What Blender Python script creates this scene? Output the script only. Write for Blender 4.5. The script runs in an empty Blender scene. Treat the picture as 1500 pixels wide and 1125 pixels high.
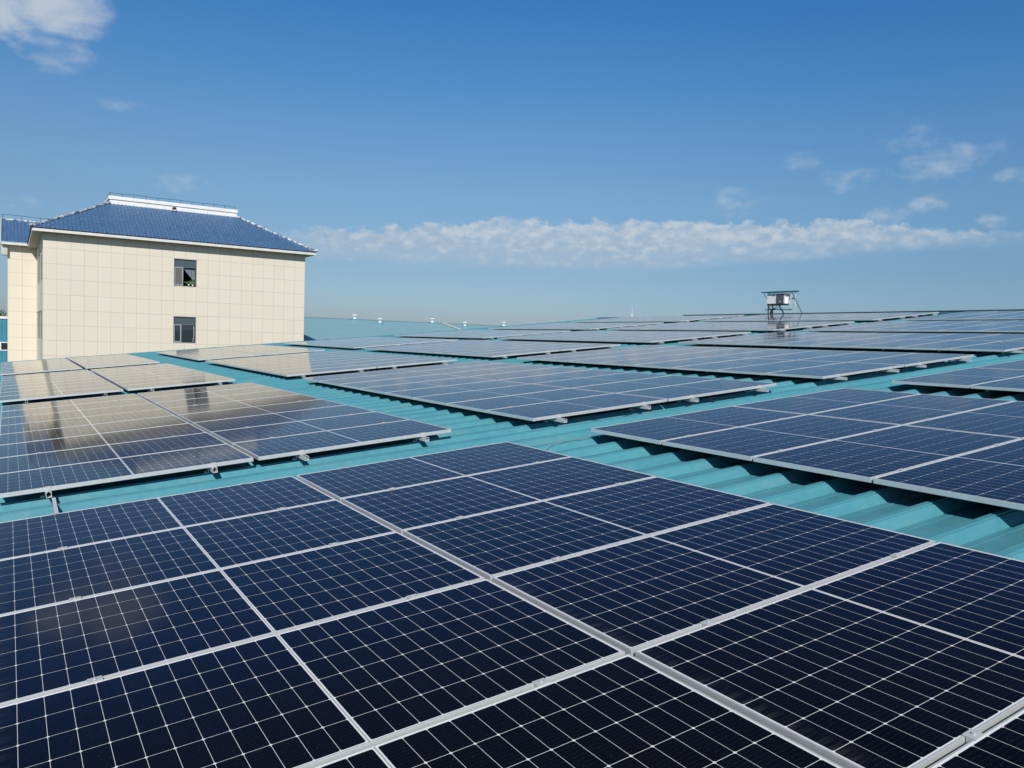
import bpy, bmesh, math, random
from mathutils import Vector, Matrix
random.seed(7)
C = bpy.context.scene.collection
SC = bpy.context.scene
R = math.radians

# ------------------------------------------------------------------ camera
cam = bpy.data.cameras.new('camera')
cam.sensor_width = 36.0
cam.lens = 1165.977 / 1500 * 36
cam.clip_start = 0.05
cam.clip_end = 5000
camo = bpy.data.objects.new('camera', cam); C.objects.link(camo)
BM = ((0.8451072965780257, 0.00017275695406819688, -0.5345966960481663),
      (-0.5335975111699627, 0.06138477136233478, -0.843507916926697),
      (0.0326703740995156, 0.9981141618070694, 0.05196890085781106))
CAM = Vector((-1.933875731944177, -6.254282081854277, 1.1178701167022151))
camo.matrix_world = Matrix.Translation(CAM) @ Matrix(BM).to_4x4()
SC.camera = camo

# ------------------------------------------------------------------ node helper
class NT:
    def __init__(s, tree): s.t = tree; s.n = tree.nodes; s.l = tree.links
    def put(s, sock, v):
        if hasattr(v, 'is_output'): s.l.new(v, sock)
        elif v is not None:
            if hasattr(sock.default_value, '__len__') and not hasattr(v, '__len__'): v = (v,) * len(sock.default_value)
            if hasattr(v, '__len__') and len(sock.default_value) == 4 and len(v) == 3: v = tuple(v) + (1,)
            sock.default_value = v
    def m(s, op, a, b=None, c=None, clamp=False):
        n = s.n.new('ShaderNodeMath'); n.operation = op; n.use_clamp = clamp
        s.put(n.inputs[0], a)
        if b is not None: s.put(n.inputs[1], b)
        if c is not None: s.put(n.inputs[2], c)
        return n.outputs[0]
    def mix(s, f, a, b):
        n = s.n.new('ShaderNodeMix'); n.data_type = 'RGBA'
        s.put(n.inputs[0], f); s.put(n.inputs[6], a); s.put(n.inputs[7], b)
        return n.outputs[2]
    def noise(s, vec, scale, detail=3, rough=.5, col=False):
        n = s.n.new('ShaderNodeTexNoise'); n.inputs['Scale'].default_value = scale
        n.inputs['Detail'].default_value = detail; n.inputs['Roughness'].default_value = rough
        if vec is not None: s.l.new(vec, n.inputs['Vector'])
        return n.outputs['Color' if col else 'Fac']
    def ramp(s, v, a, b, lo=0., hi=1., smooth=True):
        n = s.n.new('ShaderNodeMapRange'); n.interpolation_type = 'SMOOTHSTEP' if smooth else 'LINEAR'
        s.put(n.inputs['Value'], v); s.put(n.inputs['From Min'], a); s.put(n.inputs['From Max'], b)
        s.put(n.inputs['To Min'], lo); s.put(n.inputs['To Max'], hi)
        return n.outputs['Result']
    def scale(s, vec, sc):
        n = s.n.new('ShaderNodeMapping'); s.l.new(vec, n.inputs['Vector']); n.inputs['Scale'].default_value = sc
        return n.outputs[0]
    def xyz(s, vec):
        n = s.n.new('ShaderNodeSeparateXYZ'); s.l.new(vec, n.inputs[0]); return n.outputs
    def comb(s, x, y, z=0.):
        n = s.n.new('ShaderNodeCombineXYZ'); s.put(n.inputs[0], x); s.put(n.inputs[1], y); s.put(n.inputs[2], z)
        return n.outputs[0]

# ------------------------------------------------------------------ world, sun, exposure
SUN_AZ, SUN_EL = R(-152.5), R(36.0)          # azimuth measured from +Y towards +X
W = bpy.data.worlds.new('World'); SC.world = W; W.use_nodes = True
wt = NT(W.node_tree)
for n in list(W.node_tree.nodes): W.node_tree.nodes.remove(n)
out = wt.n.new('ShaderNodeOutputWorld'); bg = wt.n.new('ShaderNodeBackground')
sky = wt.n.new('ShaderNodeTexSky'); sky.sky_type = 'NISHITA'; sky.sun_disc = False
sky.sun_elevation = SUN_EL; sky.sun_rotation = SUN_AZ
sky.altitude = 100; sky.air_density = 1.0; sky.dust_density = 0.6; sky.ozone_density = 2.2
hs = wt.n.new('ShaderNodeHueSaturation'); hs.inputs['Saturation'].default_value = 1.12
wt.l.new(sky.outputs[0], hs.inputs['Color'])
# real clouds of the sky: placed by compass direction and height above the horizon
gen = wt.n.new('ShaderNodeTexCoord').outputs['Generated']
dx, dy, dz = wt.xyz(gen)
az = wt.m('MULTIPLY', wt.m('ARCTAN2', dx, dy), 57.2958)
el = wt.m('MULTIPLY', wt.m('ARCSINE', dz), 57.2958)
ae = wt.comb(az, el, 0.)
n_big = wt.noise(wt.scale(ae, (.42, .75, 1)), 1.0, 7, .58)
n_fin = wt.noise(wt.scale(ae, (.95, 1.5, 1)), 1.0, 7, .55)
nz = wt.m('ADD', wt.m('MULTIPLY', wt.m('SUBTRACT', n_big, .5), 1.5), wt.m('MULTIPLY', wt.m('SUBTRACT', n_fin, .5), .9))
dens = None
for (a0, e0, ra, re, st) in [(2.6, 18.9, 2.9, 1.9, 1.1), (-.6, 18.0, 2.4, 1.5, 1.1), (2.4, 16.6, 2.6, 1.5, .5), (5.77, 13.99, 1.7, .42, .42),
        (0.27, 7.4, 1.3, .6, .36), (9.82, 9.51, 2.3, .75, .38), (51.89, 12.51, 1.5, .75, .36), (58.3, 13.4, 2.0, 1.2, .38),
        (59.9, 12.0, 3.0, 1.35, .47), (62.99, 12.5, .8, .6, .42), (63.64, 11.0, 1.5, .5, .52), (59.38, 9.49, 1.35, .62, .58),
        (57.06, 8.92, 1.6, .66, .56), (62.97, 8.33, 1.0, .5, .55), (47.6, 10.0, 1.9, 1.1, .38), (54.49, 11.2, 1.9, 1.0, .3)]:
    qa = wt.m('DIVIDE', wt.m('SUBTRACT', az, a0), ra); qe = wt.m('DIVIDE', wt.m('SUBTRACT', el, e0), re)
    r2 = wt.m('ADD', wt.m('MULTIPLY', qa, qa), wt.m('MULTIPLY', qe, qe))
    b = wt.m('MULTIPLY', wt.m('SUBTRACT', 1.25, r2), st)
    dens = b if dens is None else wt.m('MAXIMUM', dens, b)
puff = wt.ramp(wt.m('ADD', dens, wt.m('MULTIPLY', nz, 1.0)), .05, 1.5)
# long low bank of cloud
top = wt.ramp(az, 15., 34., 7.25, 8.75); top = wt.m('SUBTRACT', top, wt.ramp(az, 53., 66., 0., 1.25))
bot = wt.ramp(az, 37., 64., 5.15, 6.75)
n_edge = wt.noise(wt.scale(ae, (.75, 1.0, 1)), 1.0, 6, .6)
up = wt.ramp(wt.m('SUBTRACT', wt.m('ADD', top, wt.m('MULTIPLY', wt.m('SUBTRACT', n_edge, .5), 2.6)), el), -.1, .45)
lo = wt.ramp(wt.m('SUBTRACT', el, wt.m('ADD', bot, wt.m('MULTIPLY', wt.m('SUBTRACT', n_big, .5), .5))), -.25, .75)
ends = wt.m('MULTIPLY', wt.ramp(az, 14.5, 19.5), wt.ramp(az, 68., 60.))
n_str = wt.noise(wt.scale(ae, (.22, 2.6, 1)), 1.0, 5, .55)
body = wt.m('ADD', .93, wt.m('MULTIPLY', wt.m('SUBTRACT', n_fin, .5), .85), clamp=True)
body = wt.m('MULTIPLY', body, wt.ramp(wt.m('SUBTRACT', el, bot), -.3, 2.6, .62, 1.1), clamp=True)
body = wt.m('ADD', body, wt.m('MULTIPLY', wt.m('SUBTRACT', n_str, .5), .4), clamp=True)
bank = wt.m('MULTIPLY', wt.m('MULTIPLY', up, lo), wt.m('MULTIPLY', ends, body))
cl = wt.m('MULTIPLY', wt.m('MAXIMUM', wt.m('MULTIPLY', puff, .74), wt.m('MULTIPLY', bank, .80)), 1.0, clamp=True)
bright = wt.ramp(wt.m('ADD', n_fin, wt.m('MULTIPLY', wt.m('SUBTRACT', el, 7.5), .055)), .38, .72, 0., 1.)
ccol = wt.mix(bright, (3.9, 4.9, 6.1), (6.0, 6.5, 6.9))
# tint of this morning's air: bluer overhead, blue-grey and hazy at the horizon
cr = wt.n.new('ShaderNodeValToRGB'); cr.color_ramp.interpolation = 'LINEAR'
wt.l.new(wt.m('DIVIDE', el, 90.), cr.inputs[0])
pts = [(0., (.43, .53, .80)), (.02, (.48, .57, .81)), (.036, (.50, .60, .79)), (.0556, (.54, .62, .75)), (.114, (.69, .80, .85)), (.161, (.67, .87, .98)), (.21, (.50, .88, 1.06)), (.251, (.40, .84, 1.15)), (.36, (.19, .36, .46)), (.6, (.16, .28, .34))]
while len(cr.color_ramp.elements) < len(pts): cr.color_ramp.elements.new(.5)
for e_, (p_, c_) in zip(cr.color_ramp.elements, pts): e_.position = p_; e_.color = (*c_, 1)
def vmul(a, b):
    n = wt.n.new('ShaderNodeVectorMath'); n.operation = 'MULTIPLY'; wt.l.new(a, n.inputs[0]); wt.l.new(b, n.inputs[1]); return n.outputs[0]
azt = wt.mix(wt.ramp(az, 32., 64.), (1, 1, 1), (.84, .92, .97))
skyc = vmul(vmul(hs.outputs[0], cr.outputs[0]), azt)
col = wt.mix(cl, skyc, ccol)
wt.l.new(col, bg.inputs['Color']); bg.inputs['Strength'].default_value = 0.10
wt.l.new(bg.outputs[0], out.inputs[0])

sl = bpy.data.lights.new('sun', 'SUN'); sl.energy = 4.5; sl.angle = R(.55); sl.color = (1, .95, .88)
so = bpy.data.objects.new('sun', sl); C.objects.link(so)
sdir = Vector((math.sin(SUN_AZ) * math.cos(SUN_EL), math.cos(SUN_AZ) * math.cos(SUN_EL), math.sin(SUN_EL)))
so.rotation_euler = sdir.to_track_quat('Z', 'Y').to_euler()
SC.view_settings.view_transform = 'Standard'; SC.view_settings.look = 'None'
SC.view_settings.exposure = 0.0; SC.view_settings.gamma = 1.0; SC.view_settings.use_curve_mapping = False
SC.render.engine = 'CYCLES'
SC.cycles.use_denoising = True
SC.cycles.max_bounces = 6; SC.cycles.caustics_reflective = False; SC.cycles.caustics_refractive = False

# ------------------------------------------------------------------ materials
def mat(name):
    m = bpy.data.materials.new(name); m.use_nodes = True
    t = NT(m.node_tree); p = m.node_tree.nodes['Principled BSDF']
    return m, t, p
def simple(name, col, rough=.5, metal=0., var=.08, scale=8., bump=0.):
    m, t, p = mat(name)
    tc = t.n.new('ShaderNodeTexCoord').outputs['Object']
    n = t.noise(tc, scale, 4, .6)
    f = t.ramp(n, .3, .7, 1 - var, 1 + var, False)
    mx = t.n.new('ShaderNodeVectorMath'); mx.operation = 'SCALE'; mx.inputs[0].default_value = col; t.l.new(f, mx.inputs['Scale'])
    t.l.new(mx.outputs[0], p.inputs['Base Color'])
    p.inputs['Roughness'].default_value = rough; p.inputs['Metallic'].default_value = metal
    if bump:
        b = t.n.new('ShaderNodeBump'); b.inputs['Strength'].default_value = bump; b.inputs['Distance'].default_value = .01
        t.l.new(n, b.inputs['Height']); t.l.new(b.outputs[0], p.inputs['Normal'])
    return m

def mat_cells():
    m, t, p = mat('solar_cells_under_glass')
    uv = t.n.new('ShaderNodeTexCoord').outputs['UV']
    x, y, _ = t.xyz(uv)                       # metres from the panel centre
    PU, PV = .0814, .1628
    ax = t.m('ABSOLUTE', x); xc = t.m('SUBTRACT', ax, .0075)
    mu = t.m('MODULO', t.m('ADD', xc, PU * 10), PU); du = t.m('MINIMUM', mu, t.m('SUBTRACT', PU, mu))
    mv = t.m('MODULO', t.m('ADD', y, PV * 9), PV); dv = t.m('MINIMUM', mv, t.m('SUBTRACT', PV, mv))
    g1 = t.m('LESS_THAN', du, .0007); g2 = t.m('LESS_THAN', dv, .0009)
    ch = t.m('LESS_THAN', t.m('ADD', du, dv), .0068)
    st = t.m('LESS_THAN', xc, 0.)
    mg = t.m('MAXIMUM', t.m('GREATER_THAN', ax, .0075 + PU * 12 + .0008), t.m('GREATER_THAN', t.m('ABSOLUTE', y), PV * 3 + .0008))
    line = t.m('MAXIMUM', t.m('MAXIMUM', t.m('MAXIMUM', g1, g2), t.m('MAXIMUM', ch, st)), mg)
    rib = t.m('LESS_THAN', ax, .0028)
    # printed busbars: nine fine silver wires a cell
    PB = PV / 9; mb = t.m('MODULO', t.m('ADD', mv, PB / 2), PB); bus = t.m('LESS_THAN', t.m('ABSOLUTE', t.m('SUBTRACT', mb, PB / 2)), .0005)
    # per-cell and per-panel shade
    oi = t.n.new('ShaderNodeObjectInfo').outputs['Random']
    cu = t.m('FLOOR', t.m('DIVIDE', x, PU)); cv = t.m('FLOOR', t.m('DIVIDE', y, PV))
    wn = t.n.new('ShaderNodeTexWhiteNoise'); wn.noise_dimensions = '3D'; t.l.new(t.comb(cu, cv, t.m('MULTIPLY', oi, 91.)), wn.inputs['Vector'])
    cell = t.mix(wn.outputs['Value'], (.0020, .0024, .0046), (.0034, .0038, .0080))
    cell = t.mix(t.m('MULTIPLY', oi, .4), cell, (.0035, .0038, .0062))
    cell = t.mix(t.m('MULTIPLY', bus, .045), cell, (.30, .32, .36))
    sheet = t.mix(t.m('MULTIPLY', t.m('MULTIPLY', rib, st), .75), (.78, .79, .80), (.26, .27, .28))
    base = t.mix(line, cell, sheet)
    # dust: thin film, thicker along the low edge of the panel
    tc = t.n.new('ShaderNodeTexCoord').outputs['Object']
    seed = t.comb(t.m('MULTIPLY', oi, 37.), t.m('MULTIPLY', oi, 11.), 0.)
    va = t.n.new('ShaderNodeVectorMath'); t.l.new(tc, va.inputs[0]); t.l.new(seed, va.inputs[1])
    dn = t.noise(va.outputs[0], 2.2, 5, .65); ds = t.noise(t.scale(va.outputs[0], (3, 40, 1)), 1.0, 3, .6)
    low = t.ramp(x, -.995, -.90, 1., 0.)
    speck = t.m('MULTIPLY', t.m('GREATER_THAN', t.noise(va.outputs[0], 160., 0, .5), .79), .5)
    dust = t.m('ADD', t.m('MULTIPLY', dn, .006), t.m('MULTIPLY', t.m('MULTIPLY', low, t.ramp(ds, .42, .62)), .05))
    dust = t.m('ADD', dust, t.m('MULTIPLY', speck, .12), clamp=True)
    base = t.mix(dust, base, (.42, .40, .38))
    # glass with an anti-reflective film: weak violet-blue mirror seen from above, full mirror at a grazing angle
    fr = t.n.new('ShaderNodeFresnel'); fr.inputs['IOR'].default_value = 1.275
    gl = t.n.new('ShaderNodeBsdfGlossy'); gl.distribution = 'GGX'
    t.l.new(t.m('ADD', .055, t.m('MULTIPLY', dn, .03)), gl.inputs['Roughness'])
    t.l.new(t.mix(t.ramp(fr.outputs[0], .06, .55), (.66, .64, .82), (1, 1, 1)), gl.inputs['Color'])
    df = t.n.new('ShaderNodeBsdfDiffuse'); t.l.new(base, df.inputs['Color'])
    ms = t.n.new('ShaderNodeMixShader'); t.l.new(fr.outputs[0], ms.inputs[0]); t.l.new(df.outputs[0], ms.inputs[1]); t.l.new(gl.outputs[0], ms.inputs[2])
    t.n.remove(p); t.l.new(ms.outputs[0], m.node_tree.nodes['Material Output'].inputs['Surface'])
    return m

def mat_roof(name='turquoise_coated_steel', ca=(.058, .235, .300), cb=(.083, .300, .360)):
    m, t, p = mat(name)
    tc = t.n.new('ShaderNodeTexCoord').outputs['Object']
    a = t.noise(t.scale(tc, (.35, 3.0, 1)), 1.0, 5, .6); b = t.noise(tc, 14., 4, .6); c = t.noise(tc, 1.1, 4, .6)
    f = t.m('ADD', t.m('MULTIPLY', a, .5), t.m('ADD', t.m('MULTIPLY', b, .2), t.m('MULTIPLY', c, .3)))
    col = t.mix(t.ramp(f, .32, .68), ca, cb)
    dirt = t.m('MULTIPLY', t.ramp(t.noise(t.scale(tc, (1.2, 9., 1)), 1.6, 6, .7), .48, .78), .40)
    col = t.mix(dirt, col, (.20, .27, .28))
    sc = t.m('MULTIPLY', t.m('GREATER_THAN', t.noise(tc, 60., 2, .6), .76), .35)
    col = t.mix(sc, col, (.35, .50, .52))
    t.l.new(col, p.inputs['Base Color'])
    t.l.new(t.ramp(b, .3, .7, .34, .50), p.inputs['Roughness'])
    p.inputs['Specular IOR Level'].default_value = .5
    bp = t.n.new('ShaderNodeBump'); bp.inputs['Strength'].default_value = .12; bp.inputs['Distance'].default_value = .02
    t.l.new(c, bp.inputs['Height']); t.l.new(bp.outputs[0], p.inputs['Normal'])
    return m

def mat_walltile():
    m, t, p = mat('beige_stone_cladding')
    uv = t.n.new('ShaderNodeTexCoord').outputs['UV']; x, y, _ = t.xyz(uv)
    fx = t.m('FRACT', x); fy = t.m('FRACT', y)
    ex = t.m('MINIMUM', fx, t.m('SUBTRACT', 1., fx)); ey = t.m('MINIMUM', fy, t.m('SUBTRACT', 1., fy))
    g = t.m('MAXIMUM', t.m('LESS_THAN', ex, .018), t.m('LESS_THAN', ey, .015))
    wn = t.n.new('ShaderNodeTexWhiteNoise'); wn.noise_dimensions = '2D'; t.l.new(t.comb(t.m('FLOOR', x), t.m('FLOOR', y)), wn.inputs['Vector'])
    oc = t.n.new('ShaderNodeTexCoord').outputs['Object']
    n = t.noise(oc, 3.0, 5, .6); n2 = t.noise(oc, .35, 3, .5)
    c = t.mix(wn.outputs['Value'], (.680, .620, .520), (.715, .655, .552))
    c = t.mix(t.m('MULTIPLY', t.ramp(n, .35, .7), .35), c, (.66, .62, .51))
    c = t.mix(t.m('MULTIPLY', t.ramp(n2, .4, .6), .5), c, (.69, .645, .53))
    c = t.mix(t.m('MULTIPLY', g, .45), c, (.30, .25, .18))
    t.l.new(c, p.inputs['Base Color']); p.inputs['Roughness'].default_value = .42
    return m

M = {}
M['cells'] = mat_cells()
M['alu'] = simple('anodised_aluminium', (.77, .79, .80), .40, .5, .05, 20)
M['rail'] = simple('galvanised_rail', (.70, .73, .74), .50, .35, .12, 30)
M['clamp'] = simple('dull_clamp_aluminium', (.48, .51, .53), .65, .1, .1, 30)
M['roof'] = mat_roof()
M['roof_pale'] = mat_roof('haze_lightened_turquoise_steel', (.22, .40, .45), (.26, .45, .50))  # turquoise lightened: distance haze and grazing sky gloss put into the colour
M['tile_wall'] = mat_walltile()
M['white'] = simple('white_painted_render', (.78, .77, .74), .6, 0, .07, 1.2)
M['fascia'] = simple('pale_grey_eave_board', (.66, .66, .63), .6, 0, .08, 2.)
M['soffit'] = simple('grey_soffit_render', (.50, .50, .47), .7, 0, .08, 1.5)
M['dark'] = simple('dark_interior', (.045, .055, .065), .8)
M['winframe'] = simple('grey_window_metal', (.16, .18, .19), .4, .3)
M['black'] = simple('black_cable_rubber', (.015, .015, .017), .5)
M['steel'] = simple('painted_dark_steel', (.05, .08, .10), .5, .4)
M['plain_teal'] = simple('blue_teal_wall_sheet', (.05, .24, .34), .5, 0, .12, .7)
M['canopy'] = simple('weathered_blue_sheet', (.04, .12, .16), .5, .2)
M['bark'] = simple('tree_bark', (.10, .075, .055), .9, 0, .3, 6)
M['grey'] = simple('grey_cover', (.10, .11, .13), .45)
M['invwhite'] = simple('white_powder_coat', (.84, .85, .84), .4)
M['wirepale'] = simple('pale_plastic_wire', (.34, .30, .29), .6)
M['terracotta'] = simple('white_glazed_pot', (.6, .6, .58), .4)
def glass_mat(name, col, rough=.03):
    m, t, p = mat(name); p.inputs['Base Color'].default_value = (*col, 1); p.inputs['Roughness'].default_value = rough
    p.inputs['IOR'].default_value = 1.6; p.inputs['Specular IOR Level'].default_value = .8
    return m
M['glass'] = glass_mat('dark_window_glass', (.030, .040, .050))
M['glass_t'] = glass_mat('transom_window_glass', (.06, .085, .105))
M['glass_b'] = glass_mat('brown_grey_window_glass', (.13, .12, .11), .12)
M['sash'] = simple('brushed_grey_sash', (.30, .33, .34), .5)
M['net'] = simple('closed_pale_blind', (.42, .41, .37), .7)
M['curtain'] = simple('blue_grey_curtain', (.16, .20, .235), .9, 0, .2, 6)
def mat_bluetile():
    m, t, p = mat('glazed_blue_roof_tile')
    oc = t.n.new('ShaderNodeTexCoord').outputs['Object']
    n = t.noise(oc, 5., 4, .7); n2 = t.noise(oc, .6, 3, .6)
    c = t.mix(t.ramp(n, .35, .65), (.050, .118, .240), (.088, .178, .325))
    c = t.mix(t.m('MULTIPLY', t.ramp(n2, .4, .65), .4), c, (.085, .165, .30))
    t.l.new(c, p.inputs['Base Color']); p.inputs['Roughness'].default_value = .34
    return m
M['bluetile'] = mat_bluetile()
def mat_hipcap():
    m, t, p = mat('mortar_flecked_ridge_tile')
    oc = t.n.new('ShaderNodeTexCoord').outputs['Object']
    n = t.noise(oc, 3.2, 4, .8)
    t.l.new(t.mix(t.ramp(n, .42, .55), (.07, .12, .20), (.62, .63, .62)), p.inputs['Base Color']); p.inputs['Roughness'].default_value = .6
    return m
M['hip'] = mat_hipcap()
def leafmat(name, a, b):
    m, t, p = mat(name); oi = t.n.new('ShaderNodeTexCoord').outputs['Object']
    t.l.new(t.mix(t.ramp(t.noise(oi, 2.5, 3, .6), .35, .65), a, b), p.inputs['Base Color']); p.inputs['Roughness'].default_value = .6
    return m
M['leaf'] = leafmat('tree_leaves', (.030, .055, .020), (.070, .105, .035))
M['houseplant'] = leafmat('house_plant_leaves', (.07, .16, .06), (.16, .28, .12))
def mat_ground():
    m, t, p = mat('dry_grass_ground'); oc = t.n.new('ShaderNodeTexCoord').outputs['Object']
    t.l.new(t.mix(t.ramp(t.noise(oc, .02, 6, .6), .4, .6), (.09, .11, .05), (.20, .18, .12)), p.inputs['Base Color']); p.inputs['Roughness'].default_value = .9
    return m
M['ground'] = mat_ground()

# ------------------------------------------------------------------ mesh helpers
class MB:
    def __init__(s): s.v = []; s.f = []; s.uv = {}
    def box(s, x0, x1, y0, y1, z0, z1):
        k = len(s.v)
        s.v += [(x0,y0,z0),(x1,y0,z0),(x1,y1,z0),(x0,y1,z0),(x0,y0,z1),(x1,y0,z1),(x1,y1,z1),(x0,y1,z1)]
        s.f += [tuple(k+i for i in q) for q in ((3,2,1,0),(4,5,6,7),(0,1,5,4),(1,2,6,5),(2,3,7,6),(3,0,4,7))]
        return s
    def tube(s, pts, r, n=8, cap=True):
        pts = [Vector(p) for p in pts]; k = len(s.v)
        rr = r if hasattr(r, '__len__') else [r] * len(pts)
        up = Vector((0, 0, 1))
        for i, p in enumerate(pts):
            d = (pts[min(i+1, len(pts)-1)] - pts[max(i-1, 0)]).normalized()
            a = d.cross(up if abs(d.z) < .95 else Vector((1, 0, 0))).normalized(); b = d.cross(a)
            for j in range(n):
                an = 2 * math.pi * j / n; s.v.append(tuple(p + (a * math.cos(an) + b * math.sin(an)) * rr[i]))
        for i in range(len(pts)-1):
            for j in range(n):
                j2 = (j+1) % n; s.f.append((k+i*n+j, k+i*n+j2, k+(i+1)*n+j2, k+(i+1)*n+j))
        if cap:
            s.f.append(tuple(k+j for j in range(n))); e = k+(len(pts)-1)*n; s.f.append(tuple(e+n-1-j for j in range(n)))
        return s
    def lathe(s, prof, n=20, o=(0, 0, 0)):
        k = len(s.v)
        for r, z in prof:
            for j in range(n):
                a = 2*math.pi*j/n; s.v.append((o[0]+r*math.cos(a), o[1]+r*math.sin(a), o[2]+z))
        for i in range(len(prof)-1):
            for j in range(n):
                j2 = (j+1) % n; s.f.append((k+i*n+j, k+i*n+j2, k+(i+1)*n+j2, k+(i+1)*n+j))
        return s
    def quad(s, a, b, c, d):
        k = len(s.v); s.v += [tuple(a), tuple(b), tuple(c), tuple(d)]; s.f.append((k, k+1, k+2, k+3)); return s
    def mesh(s, name, m, smooth=False, bevel=0.):
        me = bpy.data.meshes.new(name); me.from_pydata(s.v, [], s.f); me.update()
        bm = bmesh.new(); bm.from_mesh(me)
        if bevel:
            bmesh.ops.bevel(bm, geom=[e for e in bm.edges], offset=bevel, segments=1, affect='EDGES')
        bmesh.ops.recalc_face_normals(bm, faces=bm.faces); bm.to_mesh(me); bm.free()
        me.materials.append(m)
        if smooth: me.polygons.foreach_set('use_smooth', [True]*len(me.polygons))
        return me
def link(name, data, parent=None):
    o = bpy.data.objects.new(name, data); C.objects.link(o)
    if parent: o.parent = parent
    return o
def thing(name, label, cat, loc=(0,0,0), group=None, data=None):
    o = link(name, data); o.location = loc; o['label'] = label; o['category'] = cat
    if group: o['group'] = group
    return o

# ------------------------------------------------------------------ roof frame of reference
TH = 0.09772432284352847; CT, ST = math.cos(TH), math.sin(TH)
def lift(u): return .0005 * max(0., u - 12.5) ** 2
def P(u, v, h): return Vector((u*CT - h*ST, v, u*ST + h*CT))      # u up the slope, v along the ridge, h above the panel tops
H_CREST, H_PAN, PITCH, V0 = -.100, -.167, .3885, -.314 - .03
U_EAVE, U_RIDGE, V_A, V_B = -9.0, 27.75, -14.0, 30.9
GROUND_Z = -8.5

# ------------------------------------------------------------------ ground
g = MB(); g.quad((-3000,-3000,GROUND_Z),(3000,-3000,GROUND_Z),(3000,3000,GROUND_Z),(-3000,3000,GROUND_Z))
go = link('ground', g.mesh('ground', M['ground'])); go['kind'] = 'structure'

# ------------------------------------------------------------------ factory under our feet
fac = thing('factory_building', 'turquoise ribbed metal factory roof carrying the rows of solar panels', 'building')
prof = [(-.135, H_PAN), (-.125, H_PAN+.003), (-.115, H_PAN), (-.078, H_PAN), (-.030, H_CREST-.012), (-.018, H_CREST-.011), (-.017, H_CREST), (.017, H_CREST+.001), (.018, H_CREST-.011),
        (.030, H_CREST-.012), (.078, H_PAN), (.115, H_PAN), (.125, H_PAN+.003), (.135, H_PAN)]
pv = []
k = math.ceil((V_A - V0) / PITCH)
while V0 + k*PITCH < V_B - .1:
    for dv, h in prof: pv.append((V0 + k*PITCH + dv, h))
    k += 1
pv[0] = (V_A, H_PAN); pv.append((V_B, H_PAN))
us = [U_EAVE, -4, 0, 4, 8, 12.5, 15, 17.5, 20, 22.5, 25, U_RIDGE]
rb = MB(); n = len(pv)
for u in us:
    for v, h in pv: rb.v.append(tuple(P(u, v, h + lift(u))))
apex = P(U_RIDGE, 0, 0)
far_u = 12.
for v, h in pv:                                                     # the other slope beyond the ridge
    q = P(U_RIDGE, v, h + lift(U_RIDGE)); rb.v.append((q.x + far_u, v, q.z - far_u*.098))
for i in range(len(us)):
    for j in range(n-1): rb.f.append((i*n+j, i*n+j+1, (i+1)*n+j+1, (i+1)*n+j))
link('roof', rb.mesh('roof', M['roof']), fac)
rc = P(U_RIDGE, 0, lift(U_RIDGE))
cap = MB()
zc = rc.z - .075
for s in (-1, 1):
    a0 = Vector((rc.x, V_A, zc+.03)); a1 = Vector((rc.x, V_B+.05, zc+.03)); e0 = Vector((rc.x+s*.28, V_A, zc-.01)); e1 = Vector((rc.x+s*.28, V_B+.05, zc-.01))
    cap.quad(a0, a1, e1, e0); cap.quad(e0, e1, e1-Vector((0,0,.03)), e0-Vector((0,0,.03)))
link('ridge_cap', cap.mesh('ridge_cap', M['roof']), fac)
ga = MB()
for i in range(len(us)-1):
    a, b = us[i], us[i+1]; la, lb = lift(a), lift(b)
    p0, p1 = P(a, V_B, H_CREST+.004+la), P(b, V_B, H_CREST+.004+lb); q0, q1 = P(a, V_B-.16, H_CREST+.004+la), P(b, V_B-.16, H_CREST+.004+lb)
    ga.quad(q0, q1, p1, p0); dn = Vector((0, 0, -.30)); o_ = Vector((0, .03, 0))
    ga.quad(p0, p1, p1+o_+dn, p0+o_+dn)
    ga.quad(q0, q1, q1+Vector((0,0,-.03)), q0+Vector((0,0,-.03)))
link('gable_flashing', ga.mesh('gable_flashing', M['roof']), fac)
ww = MB(); e = P(U_EAVE+.3, 0, H_PAN-.05); r_ = P(U_RIDGE, 0, H_PAN-.05+lift(U_RIDGE)); xe = r_.x + far_u - .3; ze = r_.z - (far_u-.3)*.098
def pent(y0, y1):
    k = len(ww.v)
    for y in (y0, y1): ww.v += [(e.x,y,GROUND_Z+.01),(e.x,y,e.z),(r_.x,y,r_.z),(xe,y,ze),(xe,y,GROUND_Z+.01)]
    ww.f += [(k,k+1,k+2,k+3,k+4),(k+9,k+8,k+7,k+6,k+5)] + [(k+i,k+(i+1)%5,k+5+(i+1)%5,k+5+i) for i in (0,3)]
pent(V_A+.2, V_B-.1)
link('wall', ww.mesh('wall', M['plain_teal']), fac)

# ------------------------------------------------------------------ solar panels
PL, PW, PD, LIP = 1.994, 1.002, .035, .0068
fb = MB(); x, y = PL/2, PW/2
fb.box(-x, x, -y, -y+LIP, -PD, 0); fb.box(-x, x, y-LIP, y, -PD, 0)
fb.box(-x, -x+LIP, -y+LIP, y-LIP, -PD, 0); fb.box(x-LIP, x, -y+LIP, y-LIP, -PD, 0)
for sx in (-1, 1): fb.box(*sorted((sx*(x-LIP), sx*(x-.030))), -y+LIP, y-LIP, -PD, -PD+.002)
me_frame = fb.mesh('panel_frame', M['alu'], bevel=.0006)
gb = MB(); gb.box(-x+LIP+.0002, x-LIP-.0002, -y+LIP+.0002, y-LIP-.0002, -.0075, -.0016)
me_glass = gb.mesh('panel_glass', M['cells'])
uvl = me_glass.uv_layers.new(name='UVMap')
for lp in me_glass.loops: co = me_glass.vertices[lp.vertex_index].co; uvl.data[lp.index].uv = (co.x, co.y)
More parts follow.
